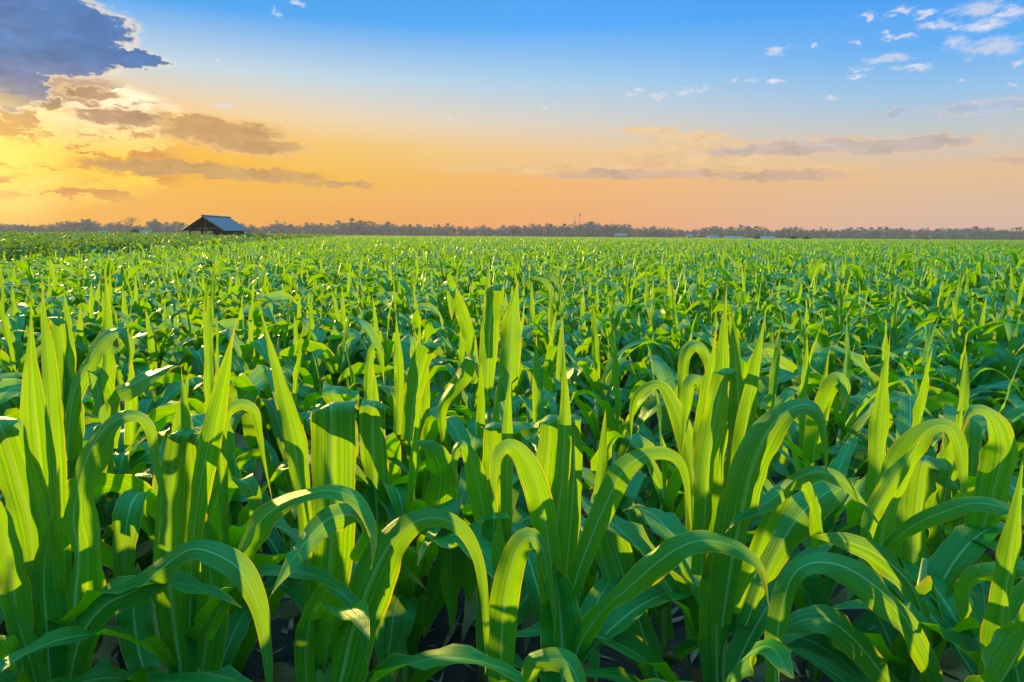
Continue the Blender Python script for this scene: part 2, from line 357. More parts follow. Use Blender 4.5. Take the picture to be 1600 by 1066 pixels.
def gen_plant(seed, nseg=20, ncx=6, size=1.0, low=True):
    """list of (part name, MB) for one young maize plant"""
    r = random.Random(seed); H = r.uniform(0.60, 0.78); parts = []
    st = MB(); st.tube([(0, 0, -0.03), (r.uniform(-.01, .01), 0, H * .5), (r.uniform(-.015, .015), r.uniform(-.01, .01), H)], [0.015, 0.013, 0.008], 7)
    parts.append(('stalk', st)); az0 = r.uniform(0, math.pi); n = r.choice((9, 10, 11)); k0 = 0 if low else 3
    for i in range(k0, n):
        f = i / (n - 1); azi = az0 + math.pi * (i % 2) + r.gauss(0, 0.35); tone = r.random()
        if i == n - 1:      # rolled, upright young blade
            parts.append(('leaf', gen_leaf(r, H * .92, azi, r.uniform(.34, .55), r.uniform(.034, .050), r.uniform(.03, .18), r.uniform(0.0, .35), 2.5, nseg, ncx, tone, .006, r.uniform(-.6, .6), 0, 1.15)))
        elif i == n - 2:
            parts.append(('leaf', gen_leaf(r, H * .88, azi, r.uniform(.44, .62), r.uniform(.055, .078), r.uniform(.12, .34), r.uniform(1.5, 2.7), r.choice((-.45, -.55, 1.6, 2.0)), nseg, ncx, tone, .006, r.uniform(-.6, .6), 0, .9)))
        else:
            z = H * (0.14 + 0.78 * i / (n - 3)); mid = math.sin(math.pi * min(1, .3 + .8 * f)); tone = 1.5 if (i == 0 or (i == 1 and r.random() < .5)) else tone; fold = r.random() < .5
            pw = -r.uniform(.38, .64) if fold else r.uniform(1.1, 2.1)
            parts.append(('leaf', gen_leaf(r, z, azi, r.uniform(.52, .76) * (.75 + .3 * mid), r.uniform(.088, .120) * (.78 + .27 * mid), r.uniform(.16, .50) + (.3 if i < 2 else 0), r.uniform(1.7, 2.6), pw, nseg, ncx, tone, .010, r.gauss(0, .8), r.gauss(0, .5))))
    return parts

# ------------------------------------------------------------------ hero plants of the front rows
HEROES = []
def hero(base, d, label, leaves, leafdefs=None, extra=True, stalk_top=None, group='maize plants of the front rows'):
    """base: pixel column of the stalk; leaves: (points [(x,y,width px[,depth offset])], d0, d1, mode, tone)"""
    b = P(base, 1066, d); b = Vector((b.x, d, 0)); root = empty('maize_plant', b); tag(root, label, 'maize plant', group)
    HEROES.append(b)
    r = random.Random(int(base * 7 + d * 100)); top = stalk_top or 0.80
    st = MB(); st.tube([(0, 0, -.03), (.004, 0, top * .5), (0, .003, top * .8), (0, 0, top)], [.019, .017, .015, .006], 10); st.build('stalk', STALK, root)
    for (pts, d0, d1, mode, tone) in leaves:
        raw = []; cum = [0]
        for a, b2 in zip(pts, pts[1:]): cum.append(cum[-1] + math.hypot(a[0] - b2[0], a[1] - b2[1]) + 1e-6)
        for q, c in zip(pts, cum):
            dd = d0 + (d1 - d0) * c / cum[-1] + (q[3] if len(q) > 3 else 0)
            p = P(q[0], q[1], dd) - b; raw.append((p.x, p.y, p.z, q[2] * dd * 1.03 / FPX))
        n = 56; Cw = catmull(raw, n); C = Cw[:, :3]; W = np.clip(Cw[:, 3], .0012, .11) * .5
        T = np.gradient(C, axis=0); T /= np.linalg.norm(T, axis=1)[:, None] + 1e-9; S = np.zeros((n, 3)); prev = None
        tw, tf, tp_ = r.uniform(.10, .32), r.uniform(.6, 1.3), r.uniform(0, 6.28)
        for i in range(n):
            if isinstance(mode, tuple): s = np.array(mode, float)
            elif mode == 'N': s = np.cross(T[i], np.array([0, -1.0, 0.75]))
            elif mode == 'U': s = np.cross(T[i], np.array([0, -0.45, 1.0]))
            else: s = np.array([1.0, 0.15, 0])
            s = s - s.dot(T[i]) * T[i]; l = np.linalg.norm(s)
            s = prev if (l < 1e-3 and prev is not None) else s / (l + 1e-9)
            if prev is not None:
                if s.dot(prev) < 0: s = -s
                s = s * .6 + prev * .4; s /= np.linalg.norm(s)
            prev = s
            kk = tw * math.sin(tf * i / n * 6.28 + tp_); nn = np.cross(T[i], s); S[i] = s * math.cos(kk) + nn * math.sin(kk)
        for i in range(n):      # true width from the visible width
            v = np.array(C[i]) + np.array(b) - np.array([0, 0, CAMZ]); v /= np.linalg.norm(v)
            sp = S[i] - S[i].dot(v) * v; tp = T[i] - T[i].dot(v) * v; tp /= np.linalg.norm(tp) + 1e-9
            k = np.linalg.norm(sp - sp.dot(tp) * tp); W[i] = min(W[i] / max(k, .55), .052)
        if pts[-1][2] <= 4:
            for i in range(n): W[i] *= .95 * min(1.0, ((1 - i / n) / .40)) ** .6
        else:
            for i in range(n): W[i] *= max(.03, min(1.0, ((1 - (i + 1) / n) / .16))) ** .6
        mb = MB(); ribbon(mb, C, S, W, r.uniform(.55, .8), r.uniform(.20, .36), r.uniform(.10, .26), min(r.uniform(2.5, 4.5), float(np.linalg.norm(np.diff(C, axis=0), axis=1).sum()) / .12), r.uniform(0, 6), 10, tone)
        mb.build('leaf', LEAF, root)
    if extra:       # lower blades hidden in the dark under the arches
        for i in range(8):
            gen_leaf(r, .12 + .07 * i, r.uniform(0, 6.28), r.uniform(.4, .62), r.uniform(.06, .09), r.uniform(.3, .7), r.uniform(1.2, 2.0), 1.6, 18, 4, 1.5 if i in (0, 2) else r.random()).build('leaf', LEAF, root)
    return root

hero(58, 1.30, 'tall maize plant at the left edge with bright yellow-green upright blades', [
 ([(64,1010,30),(66,860,34),(62,760,44),(52,650,44),(47,560,26),(48,515,14),(48,462,2)],1.30,1.32,'S',.32),
 ([(90,1000,35),(88,900,40),(85,800,36),(82,700,32),(78,620,30),(72,540,26),(67,480,13),(65,429,2)],1.36,1.40,'S',.62),
 ([(60,1010,45),(50,850,60),(32,770,62),(12,700,55),(0,665,45),(-10,652,30,.05),(-30,680,25,.1),(-50,760,12,.15)],1.30,1.20,'S',.25),
 ([(118,1066,40),(116,950,72),(122,870,76),(114,812,50),(122,760,28),(140,705,40),(165,668,40),(190,652,28),(215,650,22),(232,668,22),(242,720,22),(253,780,22),(247,850,2)],1.27,1.22,'N',.42),
 ([(78,1090,45),(72,980,52),(68,900,45),(76,840,30),(84,790,4)],1.24,1.26,'S',.05),
 ([(40,1100,30),(28,980,40),(14,880,42),(-8,790,30),(-30,730,4)],1.22,1.20,'S',.45),
 ([(62,1090,30),(40,1010,32),(24,960,14),(20,930,2)],1.15,1.15,'S',.08),
 ([(60,1080,20),(20,1030,32),(-15,985,36),(-60,1000,25),(-90,1060,4)],1.18,1.0,'U',.15),
 ([(108,1090,25),(112,1045,40),(128,990,50),(165,945,46),(215,920,48),(262,880,38),(300,858,34),(335,865,44),(375,890,50),(402,940,44),(414,1000,34),(420,1066,26),(418,1130,3)],1.24,1.08,'N',.55),
])
hero(290, 1.34, 'maize plant left of centre with two bright upright blades crossing above a stout sheath', [
 ([(300,960,26),(300,850,28),(298,760,25),(291,670,23),(286,620,17),(283,572,2)],1.32,1.34,'S',.36),
 ([(296,980,24),(300,880,27),(304,820,30),(314,750,34),(332,665,40),(350,585,30),(360,540,16),(370,498,2)],1.30,1.26,'S',.33),
 ([(285,1075,50),(275,1000,66),(265,920,62),(262,850,46),(265,770,40),(272,710,34),(280,676,28),(300,668,25,.08),(330,672,22,.18),(350,720,12,.24)],1.30,1.30,'S',.2),
 ([(320,1000,22),(352,930,28),(385,850,36),(405,815,42),(440,788,28),(480,772,26),(515,766,34),(553,778,38),(576,812,38),(584,850,30),(580,890,4)],1.34,1.08,'N',.60),
 ([(350,880,14),(346,780,16),(343,700,18),(352,650,16),(372,632,18),(394,640,18),(404,675,14),(412,720,10),(426,785,2)],1.42,1.46,'N',.22),
 ([(310,1080,40),(322,1000,58),(330,920,56),(322,850,38),(318,790,10)],1.40,1.46,'S',.12),
 ([(322,900,34),(328,830,44),(338,780,44),(355,754,42),(380,752,38),(396,775,34),(398,820,30),(392,850,4)],1.55,1.46,'S',.4),
 ([(240,1090,30),(215,1010,55),(208,930,50),(215,880,14)],1.36,1.5,'S',.1),
])
hero(505, 1.28, 'maize plant with one long slanting bright blade beside a very broad folded teal blade', [
 ([(486,990,20),(482,900,22),(474,800,26),(462,712,34),(447,640,32),(428,565,20),(412,505,9),(400,455,2)],1.28,1.24,'S',.34),
 ([(495,1090,46),(502,1000,58),(514,900,74),(517,800,76),(517,720,74),(517,665,68),(517,634,64),(520,628,62,.07),(524,640,58,.17),(528,700,40,.25),(530,760,6,.3)],1.28,1.28,'S',.18),
 ([(545,870,20,.05),(566,830,34),(552,806,44),(520,808,44),(495,826,44),(458,873,38),(432,915,16),(418,940,2)],1.26,1.06,'N',.66),
 ([(510,1130,45),(532,1060,70),(550,985,80),(580,905,78),(612,846,58),(650,815,38),(690,810,30),(724,830,27),(746,872,24),(756,930,24),(760,1000,20),(758,1060,3)],1.22,1.16,'N',.72),
 ([(480,1090,30),(478,1010,38),(492,950,30),(520,920,20),(560,960,20),(575,1040,10)],1.22,1.1,'S',.3),
])
hero(868, 1.30, 'central maize plant with narrow bright spear blades between two squared-off folded blades', [
 ([(866,930,30),(870,830,34),(880,730,28),(883,640,20),(881,570,11),(880,508,2)],1.30,1.32,'S',.34),
 ([(878,960,30),(888,860,38),(896,760,38),(897,690,28),(897,655,22),(899,650,20,.07),(903,690,16,.13)],1.34,1.36,'S',.26),
 ([(862,1010,40),(866,940,44),(860,860,44),(852,760,40),(857,690,30),(858,657,28),(858,650,28,.06),(860,690,22,.15)],1.32,1.34,'S',.38),
 ([(868,960,30),(862,890,40),(850,810,46),(832,745,44),(812,707,36),(792,697,30),(777,712,30),(772,750,28),(778,800,3)],1.27,1.20,'N',.21),
 ([(800,960,25),(775,880,36),(756,800,38),(742,735,36),(728,700,28),(716,696,24),(710,720,22),(718,768,2)],1.52,1.45,'N',.52),
 ([(790,900,22),(792,780,22),(793,700,20),(794,640,16),(797,595,8),(799,553,2)],1.50,1.52,'S',.35),
 ([(772,860,30),(771,760,34),(770,690,30),(771,666,27),(772,662,26,.08),(774,700,20,.16)],1.55,1.55,'S',.16),
 ([(765,1040,40),(766,950,46),(770,880,48),(772,825,46),(772,808,44),(772,804,42,.08),(776,850,30,.16)],1.40,1.42,'S',.3),
 ([(782,980,22),(781,880,24),(780,820,14),(780,785,2)],1.34,1.34,'S',.5),
 ([(785,1110,45),(783,1040,54),(786,970,58),(796,900,50),(810,855,42),(828,839,36),(846,854,28),(856,895,24),(866,950,20),(866,1010,3)],1.22,1.16,'N',.43),
 ([(880,1010,26),(896,920,32),(922,845,38),(948,785,42),(972,737,40),(1003,713,28),(1038,708,24),(1063,722,22),(1074,760,18),(1081,840,2)],1.30,1.30,'N',.61),
 ([(892,1060,30),(905,1010,48),(930,970,36),(950,945,24),(975,925,36),(1010,893,48),(1050,862,46),(1090,845,42),(1130,848,42),(1165,865,40),(1190,892,28),(1203,955,2)],1.28,1.10,'N',.74),
 ([(880,1090,70),(878,1000,76),(872,930,56),(864,880,30)],1.26,1.26,'S',.28),
 ([(1035,1080,40),(1005,990,58),(975,900,64),(950,830,48),(935,790,20)],1.40,1.55,'S',.06),
 ([(832,1110,20),(830,1050,32),(850,1032,36),(885,1035,38),(905,1070,34),(915,1110,20)],1.10,1.0,'N',.2),
])
hero(1120, 1.36, 'tallest maize plant in front right of centre with a tight sheaf of bright spear blades', [
 ([(1124,880,28),(1122,760,32),(1125,660,34),(1129,580,30),(1131,520,20),(1134,475,9),(1136,440,2)],1.38,1.40,'S',.33),
 ([(1150,830,28),(1152,740,30),(1155,660,30),(1151,590,24),(1145,530,15),(1137,470,3)],1.36,1.38,'S',.37),
 ([(1105,900,24),(1098,800,26),(1097,700,28),(1104,620,26),(1114,560,14),(1121,502,2)],1.34,1.34,'S',.41),
 ([(1095,900,26),(1102,800,30),(1106,720,36),(1118,650,36),(1128,600,32),(1131,580,28),(1134,577,26,.06),(1140,610,20,.12)],1.31,1.31,'S',.15),
 ([(1130,900,22),(1140,820,26),(1154,745,30),(1165,665,30),(1180,575,24),(1190,525,12),(1199,476,2)],1.34,1.30,'S',.78),
 ([(1128,980,40),(1142,890,56),(1160,800,64),(1176,730,64),(1202,672,54),(1233,640,38),(1262,632,30),(1284,650,24),(1291,695,20),(1291,766,2)],1.28,1.22,'N',.56),
 ([(1290,850,26),(1270,770,20),(1240,756,24),(1200,785,34),(1160,803,34),(1133,833,2)],1.45,1.22,'N',.92),
 ([(1150,960,24),(1180,870,28),(1212,795,26),(1238,755,22),(1276,737,26),(1315,750,30),(1347,785,24),(1384,832,2)],1.38,1.26,'N',.24),
 ([(1165,980,30),(1205,880,44),(1250,805,58),(1300,765,46),(1345,745,10)],1.42,1.55,'N',.04),
 ([(1122,1090,34),(1120,1000,46),(1122,930,54),(1128,860,40),(1134,790,24)],1.33,1.33,'S',.36),
 ([(1085,1000,22),(1078,900,30),(1086,800,34),(1075,700,34),(1052,630,30),(1030,600,20),(1000,612,22),(988,640,22),(986,690,3)],1.50,1.60,'N',.31),
 ([(1105,700,20),(1112,600,20),(1104,552,18),(1086,538,18),(1070,556,20),(1066,610,20),(1060,668,2)],1.60,1.62,'N',.44),
 ([(1105,720,18),(1110,650,22),(1094,598,20),(1078,600,22),(1072,650,18),(1065,715,3)],1.48,1.46,'N',.39),
 ([(1110,1100,26),(1150,1040,40),(1200,1010,44),(1240,1060,34)],1.25,1.0,'U',.18),
])
hero(1425, 1.42, 'maize plant with a sweeping pair of long arching blades in the lower right', [
 ([(1368,900,26),(1369,800,28),(1372,720,28),(1377,650,28),(1383,590,20),(1388,555,9),(1391,522,2)],1.52,1.54,'S',.35),
 ([(1372,960,30),(1376,860,38),(1386,800,46),(1405,745,50),(1427,698,42),(1455,668,28),(1486,668,26),(1503,705,28),(1508,760,24),(1508,800,3)],1.40,1.34,'N',.27),
 ([(1352,860,22),(1368,800,30),(1396,752,32),(1422,712,20),(1440,680,3)],1.34,1.34,'N',.05),
 ([(1425,1000,40),(1428,900,54),(1432,820,60),(1440,750,56),(1446,722,50),(1450,714,46,.08),(1456,760,36,.18)],1.50,1.52,'S',.33),
 ([(1350,900,14),(1385,858,16),(1430,820,28),(1480,798,30),(1525,786,28),(1570,795,30),(1605,815,28),(1650,860,4)],1.42,1.20,'N',.22),
 ([(1212,1110,20),(1213,1040,30),(1218,975,38),(1236,905,34),(1268,880,34),(1315,884,40),(1360,910,44),(1403,950,44),(1435,1000,38),(1465,1066,28),(1480,1110,8)],1.12,1.20,'N',.26),
 ([(1460,1100,20),(1450,1000,28),(1432,930,30),(1405,893,34),(1360,860,34),(1305,842,26),(1262,838,8)],1.32,1.28,'N',.23),
 ([(1470,1130,24),(1420,1100,34),(1385,1060,38),(1335,1000,48),(1290,968,46),(1240,975,36),(1205,1000,8)],1.20,1.22,'N',.12),
 ([(1520,980,30),(1530,860,40),(1552,770,50),(1566,710,52),(1560,668,42),(1540,642,34),(1515,645,26),(1500,690,4)],1.55,1.48,'N',.2),
 ([(1480,920,26),(1472,830,32),(1480,760,32),(1492,700,26),(1500,660,12),(1506,610,2)],1.60,1.60,'S',.46),
 ([(1420,1120,50),(1428,1040,60),(1440,960,50),(1452,900,30)],1.36,1.4,'S',.1),
])
hero(1580, 1.22, 'maize plant at the right edge with an orange-edged spear blade', [
 ([(1552,1130,40),(1560,1040,34),(1568,960,36),(1580,870,32),(1590,790,20),(1597,735,9),(1602,685,2)],1.10,1.10,'S',.93),
 ([(1570,1066,24),(1540,990,24),(1514,940,30),(1525,905,32),(1560,893,32),(1600,890,32),(1650,920,20)],1.40,1.2,'N',.2),
 ([(1600,1110,40),(1590,1050,46),(1575,1010,24),(1590,960,30),(1620,900,30)],1.15,1.2,'S',.3),
 ([(1530,1120,40),(1575,1050,50),(1610,980,40),(1640,900,20)],1.05,1.05,'S',.34),
])
# second row plants whose blades can be told apart
hero(166, 1.95, 'second-row plant on the left with a tall bright blade above an arching leaf', [
 ([(168,760,22),(166,640,20),(166,560,20),(166,500,18),(165,450,10),(164,410,2)],1.95,1.97,'S',.34),
 ([(104,720,20),(112,630,24),(132,575,26),(160,530,26),(188,519,24),(204,545,22),(200,582,3)],1.75,1.78,'N',.3),
 ([(150,740,18),(170,632,20),(195,608,30),(230,590,32),(262,575,20),(282,572,3)],1.75,1.6,'N',.2),
 ([(172,700,16),(178,640,18),(160,590,16),(148,582,16),(158,640,20),(172,690,4)],1.7,1.6,'N',.4)], stalk_top=.72)
hero(98, 1.85, 'second-row plant behind the left-edge plant with a short bright blade', [
 ([(108,760,18),(106,640,20),(108,545,16),(103,490,10),(99,449,2)],1.80,1.84,'S',.36),
 ([(118,770,24),(108,650,30),(96,560,26),(88,500,24),(84,498,20,.06)],1.82,1.82,'S',.44),
 ([(92,760,14),(86,650,16),(76,570,14),(68,520,14)],1.78,1.78,'S',.06)], stalk_top=.72)
hero(622, 2.25, 'second-row plant near the centre with a lone bright spear above a broad glowing folded blade', [
 ([(620,680,18),(624,600,18),(622,550,15),(620,515,8),(618,482,2)],2.25,2.27,'S',.34),
 ([(640,690,30),(650,610,34),(662,560,32),(670,538,30),(673,535,28,.12),(678,560,24,.25)],2.2,2.2,'S',.36),
 ([(572,690,14),(574,610,16),(578,560,14),(586,541,14),(595,560,14),(600,600,3)],2.2,2.2,'N',.4),
 ([(700,720,14),(690,640,16),(720,590,26),(738,562,18),(748,590,12)],2.3,2.1,'N',.2)], stalk_top=.70)
hero(590, 1.85, 'second-row plant with a lit stubby spear behind the long arching front leaf', [
 ([(584,760,20),(584,660,20),(586,610,14),(584,575,3)],1.85,1.86,'S',.33),
 ([(545,760,20),(545,680,30),(530,640,30),(518,612,28),(540,606,26,.1),(560,640,16,.2)],1.9,1.9,'S',.18),
 ([(590,820,34),(584,720,42),(582,660,40),(584,632,38),(586,628,36,.08),(588,660,30,.2)],1.75,1.75,'S',.4),
 ([(650,900,40),(680,800,50),(690,740,46),(672,700,34),(645,690,14)],1.8,1.6,'N',.08)], stalk_top=.70)
hero(1262, 2.2, 'second-row plant right of the tallest sheaf with two small bright spears', [
 ([(1256,700,14),(1258,620,14),(1261,560,10),(1261,520,2)],2.2,2.2,'S',.35),
 ([(1282,700,14),(1284,630,14),(1290,585,9),(1297,543,2)],2.2,2.2,'S',.36),
 ([(1270,720,30),(1280,660,30),(1296,610,26),(1310,592,24),(1320,605,20),(1318,640,12)],2.1,2.0,'N',.3)], stalk_top=.70)
hero(760, 2.9, 'third-row plant left of the central spears with two very broad upright blades', [
 ([(762,620,26),(764,540,30),(768,480,26),(773,448,20),(778,445,18,.1)],2.9,2.9,'S',.38),
 ([(790,640,36),(796,560,42),(800,500,34),(806,462,18),(810,436,3)],2.9,3.0,'S',.15),
 ([(765,560,12),(762,480,13),(763,440,9),(764,405,2)],2.9,2.9,'S',.34),
 ([(742,600,12),(736,540,20),(722,490,20),(712,462,16),(705,456,14),(706,500,10)],2.9,2.8,'N',.24)], stalk_top=.74)

# ------------------------------------------------------------------ maize rows
def crop_edge(y):       # the bush crop begins left of this line
    return -7.6 - 0.215 * y
ROWA = R(8.0); ROW, GAP = 0.70, 0.235
cr, sr = math.cos(ROWA), math.sin(ROWA)
near, far, patches = [], [], []
for i in range(2, 90):
    for k in range(-420, 420):
        a = k * GAP + rng.gauss(0, .03); b = i * ROW + rng.gauss(0, .04) + 0.38
        x, y = a * cr - b * sr, a * sr + b * cr
        if y < 1.15 or abs(x) > y * 0.98 + 1.6 or x < crop_edge(y) or y > 60: continue
        d = math.hypot(x, y)
        if y < 1.60 and abs(x) < 1.6: continue
        if any((x - h.x) ** 2 + (y - h.y) ** 2 < (.15 if h.y > 1.6 else .12) ** 2 for h in HEROES): continue
        if rng.random() < 0.05: continue
        inview = abs(x) < y * 0.80 + 0.4
        (near if inview and y < 9.6 else far).append((y if inview else 1e3 + y, x, y))
near.sort(); NEAR_N = 300 - len(HEROES)
print('near candidates', len(near), 'far', len(far))
far += near[NEAR_N:]; near = near[:NEAR_N]
for q in (-1,):         # bits of row to the sides of the front row
    pass
VAR = [gen_plant(100 + i) for i in range(9)]
VMESH = [[(nm, mb.mesh(nm, STALK if nm == 'stalk' else LEAF)) for nm, mb in v] for v in VAR]
VWHOLE = []
def whole(parts, name, size=None):
    mb = MB(); ns = 0
    for nm, p in parts:
        if nm == 'stalk': ns = len(p.f)
        mb.merge(p)
    me = mb.mesh(name, [LEAF, STALK]); idx = np.zeros(len(me.polygons), dtype=np.int32); idx[:ns] = 1
    me.polygons.foreach_set('material_index', idx); return me
for i in range(9): VWHOLE.append(whole(VAR[i], 'maize_plant'))
GRP2 = 'maize plants in the rows behind the front row'
bands = [(3.0, 'young green maize plant close behind the front plants, half hidden by their arching leaves'),
         (5.0, 'young green maize plant in the near middle of the field, blades arching over its neighbours'),
         (99., 'small-looking green maize plant in the middle of the field, among many alike')]
for j, (key, x, y) in enumerate(near):
    lab = [l for m_, l in bands if y < m_][0]; vi = rng.randrange(9); s = rng.uniform(.90, 1.07)
    if rng.random() < .08: s *= 1.08
    elif rng.random() < .07: s *= .82
    rot = (rng.gauss(0, .04), rng.gauss(0, .04), rng.uniform(0, 6.28))
    if j < 150:
        root = empty('maize_plant', (x, y, 0)); root.rotation_euler = rot; root.scale = (s, s, s)
        for nm, me in VMESH[vi]:
            o = bpy.data.objects.new(nm, me); o.parent = root; COL.objects.link(o)
    else:
        root = bpy.data.objects.new('maize_plant', VWHOLE[vi]); COL.objects.link(root)
        root.location = (x, y, 0); root.rotation_euler = rot; root.scale = (s, s, s)
    tag(root, lab, 'maize plant', GRP2 if y < 5 else 'maize plants in the middle of the field')

# ------------------------------------------------------------------ the rest of the maize: one object, instanced
def scatter(name, points, protos, mat, label, cat):
    """points: (x, y, z, pick, rot, scale); protos: meshes; one object whose modifier instances them"""
    me = bpy.data.meshes.new(name); me.from_pydata([p[:3] for p in points], [], [])
    for nm, k, ty in (('pick', 3, 'INT'), ('turn', 4, 'FLOAT'), ('size', 5, 'FLOAT')):
        at = me.attributes.new(nm, ty, 'POINT'); at.data.foreach_set('value', [p[k] for p in points])
    me.materials.append(mat)
    ob = bpy.data.objects.new(name, me); COL.objects.link(ob)
    pc = bpy.data.collections.new(name + '_kinds')
    for i, m_ in enumerate(protos):
        pc.objects.link(bpy.data.objects.new('kind_%s_%02d' % (name, i), m_))
    ng = bpy.data.node_groups.new(name, 'GeometryNodeTree')
    ng.interface.new_socket('Geometry', in_out='INPUT', socket_type='NodeSocketGeometry')
    ng.interface.new_socket('Geometry', in_out='OUTPUT', socket_type='NodeSocketGeometry')
    n = ng.nodes; l = ng.links
    gi = n.new('NodeGroupInput'); go = n.new('NodeGroupOutput')
    ci = n.new('GeometryNodeCollectionInfo'); ci.inputs[0].default_value = pc; ci.inputs[1].default_value = True; ci.inputs[2].default_value = True
    ip = n.new('GeometryNodeInstanceOnPoints'); ip.inputs['Pick Instance'].default_value = True
    def attr(nm, ty):
        a = n.new('GeometryNodeInputNamedAttribute'); a.data_type = ty; a.inputs[0].default_value = nm; return a.outputs[0]
    l.new(gi.outputs[0], ip.inputs['Points']); l.new(ci.outputs[0], ip.inputs['Instance'])
    l.new(attr('pick', 'INT'), ip.inputs['Instance Index'])
    cx = n.new('ShaderNodeCombineXYZ'); l.new(attr('turn', 'FLOAT'), cx.inputs[2])
    l.new(cx.outputs[0], ip.inputs['Rotation']); l.new(attr('size', 'FLOAT'), ip.inputs['Scale'])
    l.new(ip.outputs[0], go.inputs[0])
    md = ob.modifiers.new('scatter', 'NODES'); md.node_group = ng
    tag(ob, label, cat, kind='stuff'); return ob
NV = 10
mid_parts = [gen_plant(300 + i, 10, 2) for i in range(NV)]
protos = [whole(p, 'maize_kind') for p in mid_parts]
lowp = [gen_plant(500 + i, 7, 2, low=False) for i in range(10)]
lowm = []
for p in lowp:
    mb = MB()
    for nm, q_ in p:
        if nm != 'stalk': mb.merge(q_)
    lowm.append(mb)
for i in range(4):      # 3 x 3 m patches for the distance
    mb = MB(); r = random.Random(900 + i)
    for a in range(4):
        for b in range(13):
            if r.random() < .04: continue
            s = r.uniform(.9, 1.12)
            M = Matrix.Translation((b * .235 - 1.5 + r.gauss(0, .04), a * .74 - 1.1 + r.gauss(0, .05), 0)) @ Matrix.Rotation(r.uniform(0, 6.28), 4, 'Z') @ Matrix.Scale(s, 4)
            mb.merge(r.choice(lowm), M)
    protos.append(mb.mesh('maize_patch', LEAF))
pts = [(x, y, 0, rng.randrange(NV), rng.uniform(0, 6.28), rng.uniform(.88, 1.09) * (1.14 if rng.random() < .05 else 1)) for _, x, y in far]
for iy in range(0, 130):
    for ix in range(-150, 151):
        b = 61.4 + iy * 2.96; a = ix * 3.05
        x, y = a * cr - (b - 61.4) * sr * 0, b
        if abs(x) > y * 0.95 or x < crop_edge(y): continue
        pts.append((x, y, 0, NV + rng.randrange(4), ROWA + math.pi * rng.randrange(2), rng.uniform(.93, 1.07)))
print('field points', len(pts))
scatter('maize_field', pts, protos, LEAF, 'wide field of young green maize running away to the far treeline', 'maize field')

# ------------------------------------------------------------------ ground
def sheet(name, x0, x1, y0, y1, z, mat, n=1):
    mb = MB(); mb.add([(x0, y0, z), (x1, y0, z), (x1, y1, z), (x0, y1, z)], [(0, 1, 2, 3)])
    o = mb.build(name, mat, None, False); tag(o, kind='structure'); return o
sheet('ground', -1500, 1500, -60, 2200, 0.0, SOIL)
lit = MB(); r = random.Random(5)
for _ in range(1800):
    x, y = r.uniform(-3.4, 3.4), r.uniform(.9, 4.5); a = r.uniform(0, 6.28); L = r.uniform(.03, .22); w = r.uniform(.006, .03)
    c = Vector((x, y, r.uniform(.004, .03))); t = Vector((math.cos(a), math.sin(a), r.uniform(-.1, .25))) * L / 2; s = Vector((-math.sin(a), math.cos(a), r.uniform(-.3, .3))) * w / 2
    lit.add([c - t, c + s, c + t, c - s], [(0, 1, 2, 3)], None, r.random())
tag(lit.build('dry_leaf_litter', LITTER, None, False), 'dry brown leaf litter scattered on the dark soil between the plants', 'leaf litter', kind='stuff')

# ------------------------------------------------------------------ bush crop on the left
def clump(r, n, rad, size, mb=None, flat=1.0, c=(0, 0, 0), shell=.55):
    mb = mb or MB(); c = Vector(c)
    for _ in range(n):
        d = Vector((r.gauss(0, 1), r.gauss(0, 1), r.gauss(0, 1))).normalized(); k = rad * (shell + (1 - shell) * r.random() ** .6)
        p = c + Vector((d.x * k, d.y * k, d.z * k * flat)); s = size * r.uniform(.6, 1.3)
        nrm = (d + Vector((r.gauss(0, .6), r.gauss(0, .6), r.gauss(0, .6)))).normalized()
        a = nrm.cross(Vector((r.random(), r.random(), r.random() + .1))).normalized(); b = nrm.cross(a)
        mb.add([p - a * s, p - b * s * .45, p + a * s, p + b * s * .45], [(0, 1, 2, 3)], None, r.random())
    return mb
cp = []
for i in range(4):
    r = random.Random(40 + i); mb = MB()
    mb.tube([(0, 0, 0), (.03, 0, .6)], [.02, .01], 5)
    for k in range(6): clump(r, 26, .28, .085, mb, .9, (r.uniform(-.28, .28), r.uniform(-.28, .28), r.uniform(.35, 1.08)))
    cp.append(mb.mesh('crop_kind', CROPLEAF))
cpts = []
for iy in range(0, 330):
    y = 12.4 + iy * .62 if iy < 90 else 68 + (iy - 90) * 1.0
    step = .6 if y < 68 else 1.0
    for ix in range(-1, -400, -1):
        x = crop_edge(y) - .8 + (ix + 1) * step + rng.gauss(0, .08)
        if x < -y * 0.95 - 2: break
        cpts.append((x, y + rng.gauss(0, .08), 0, rng.randrange(4), rng.uniform(0, 6.28), rng.uniform(.95, 1.13) * (1 if step < .7 else 1.15)))
print('crop', len(cpts))
scatter('bush_crop', cpts, cp, CROPLEAF, 'darker bushy crop growing in a solid block on the left, round the hut', 'bushy crop')

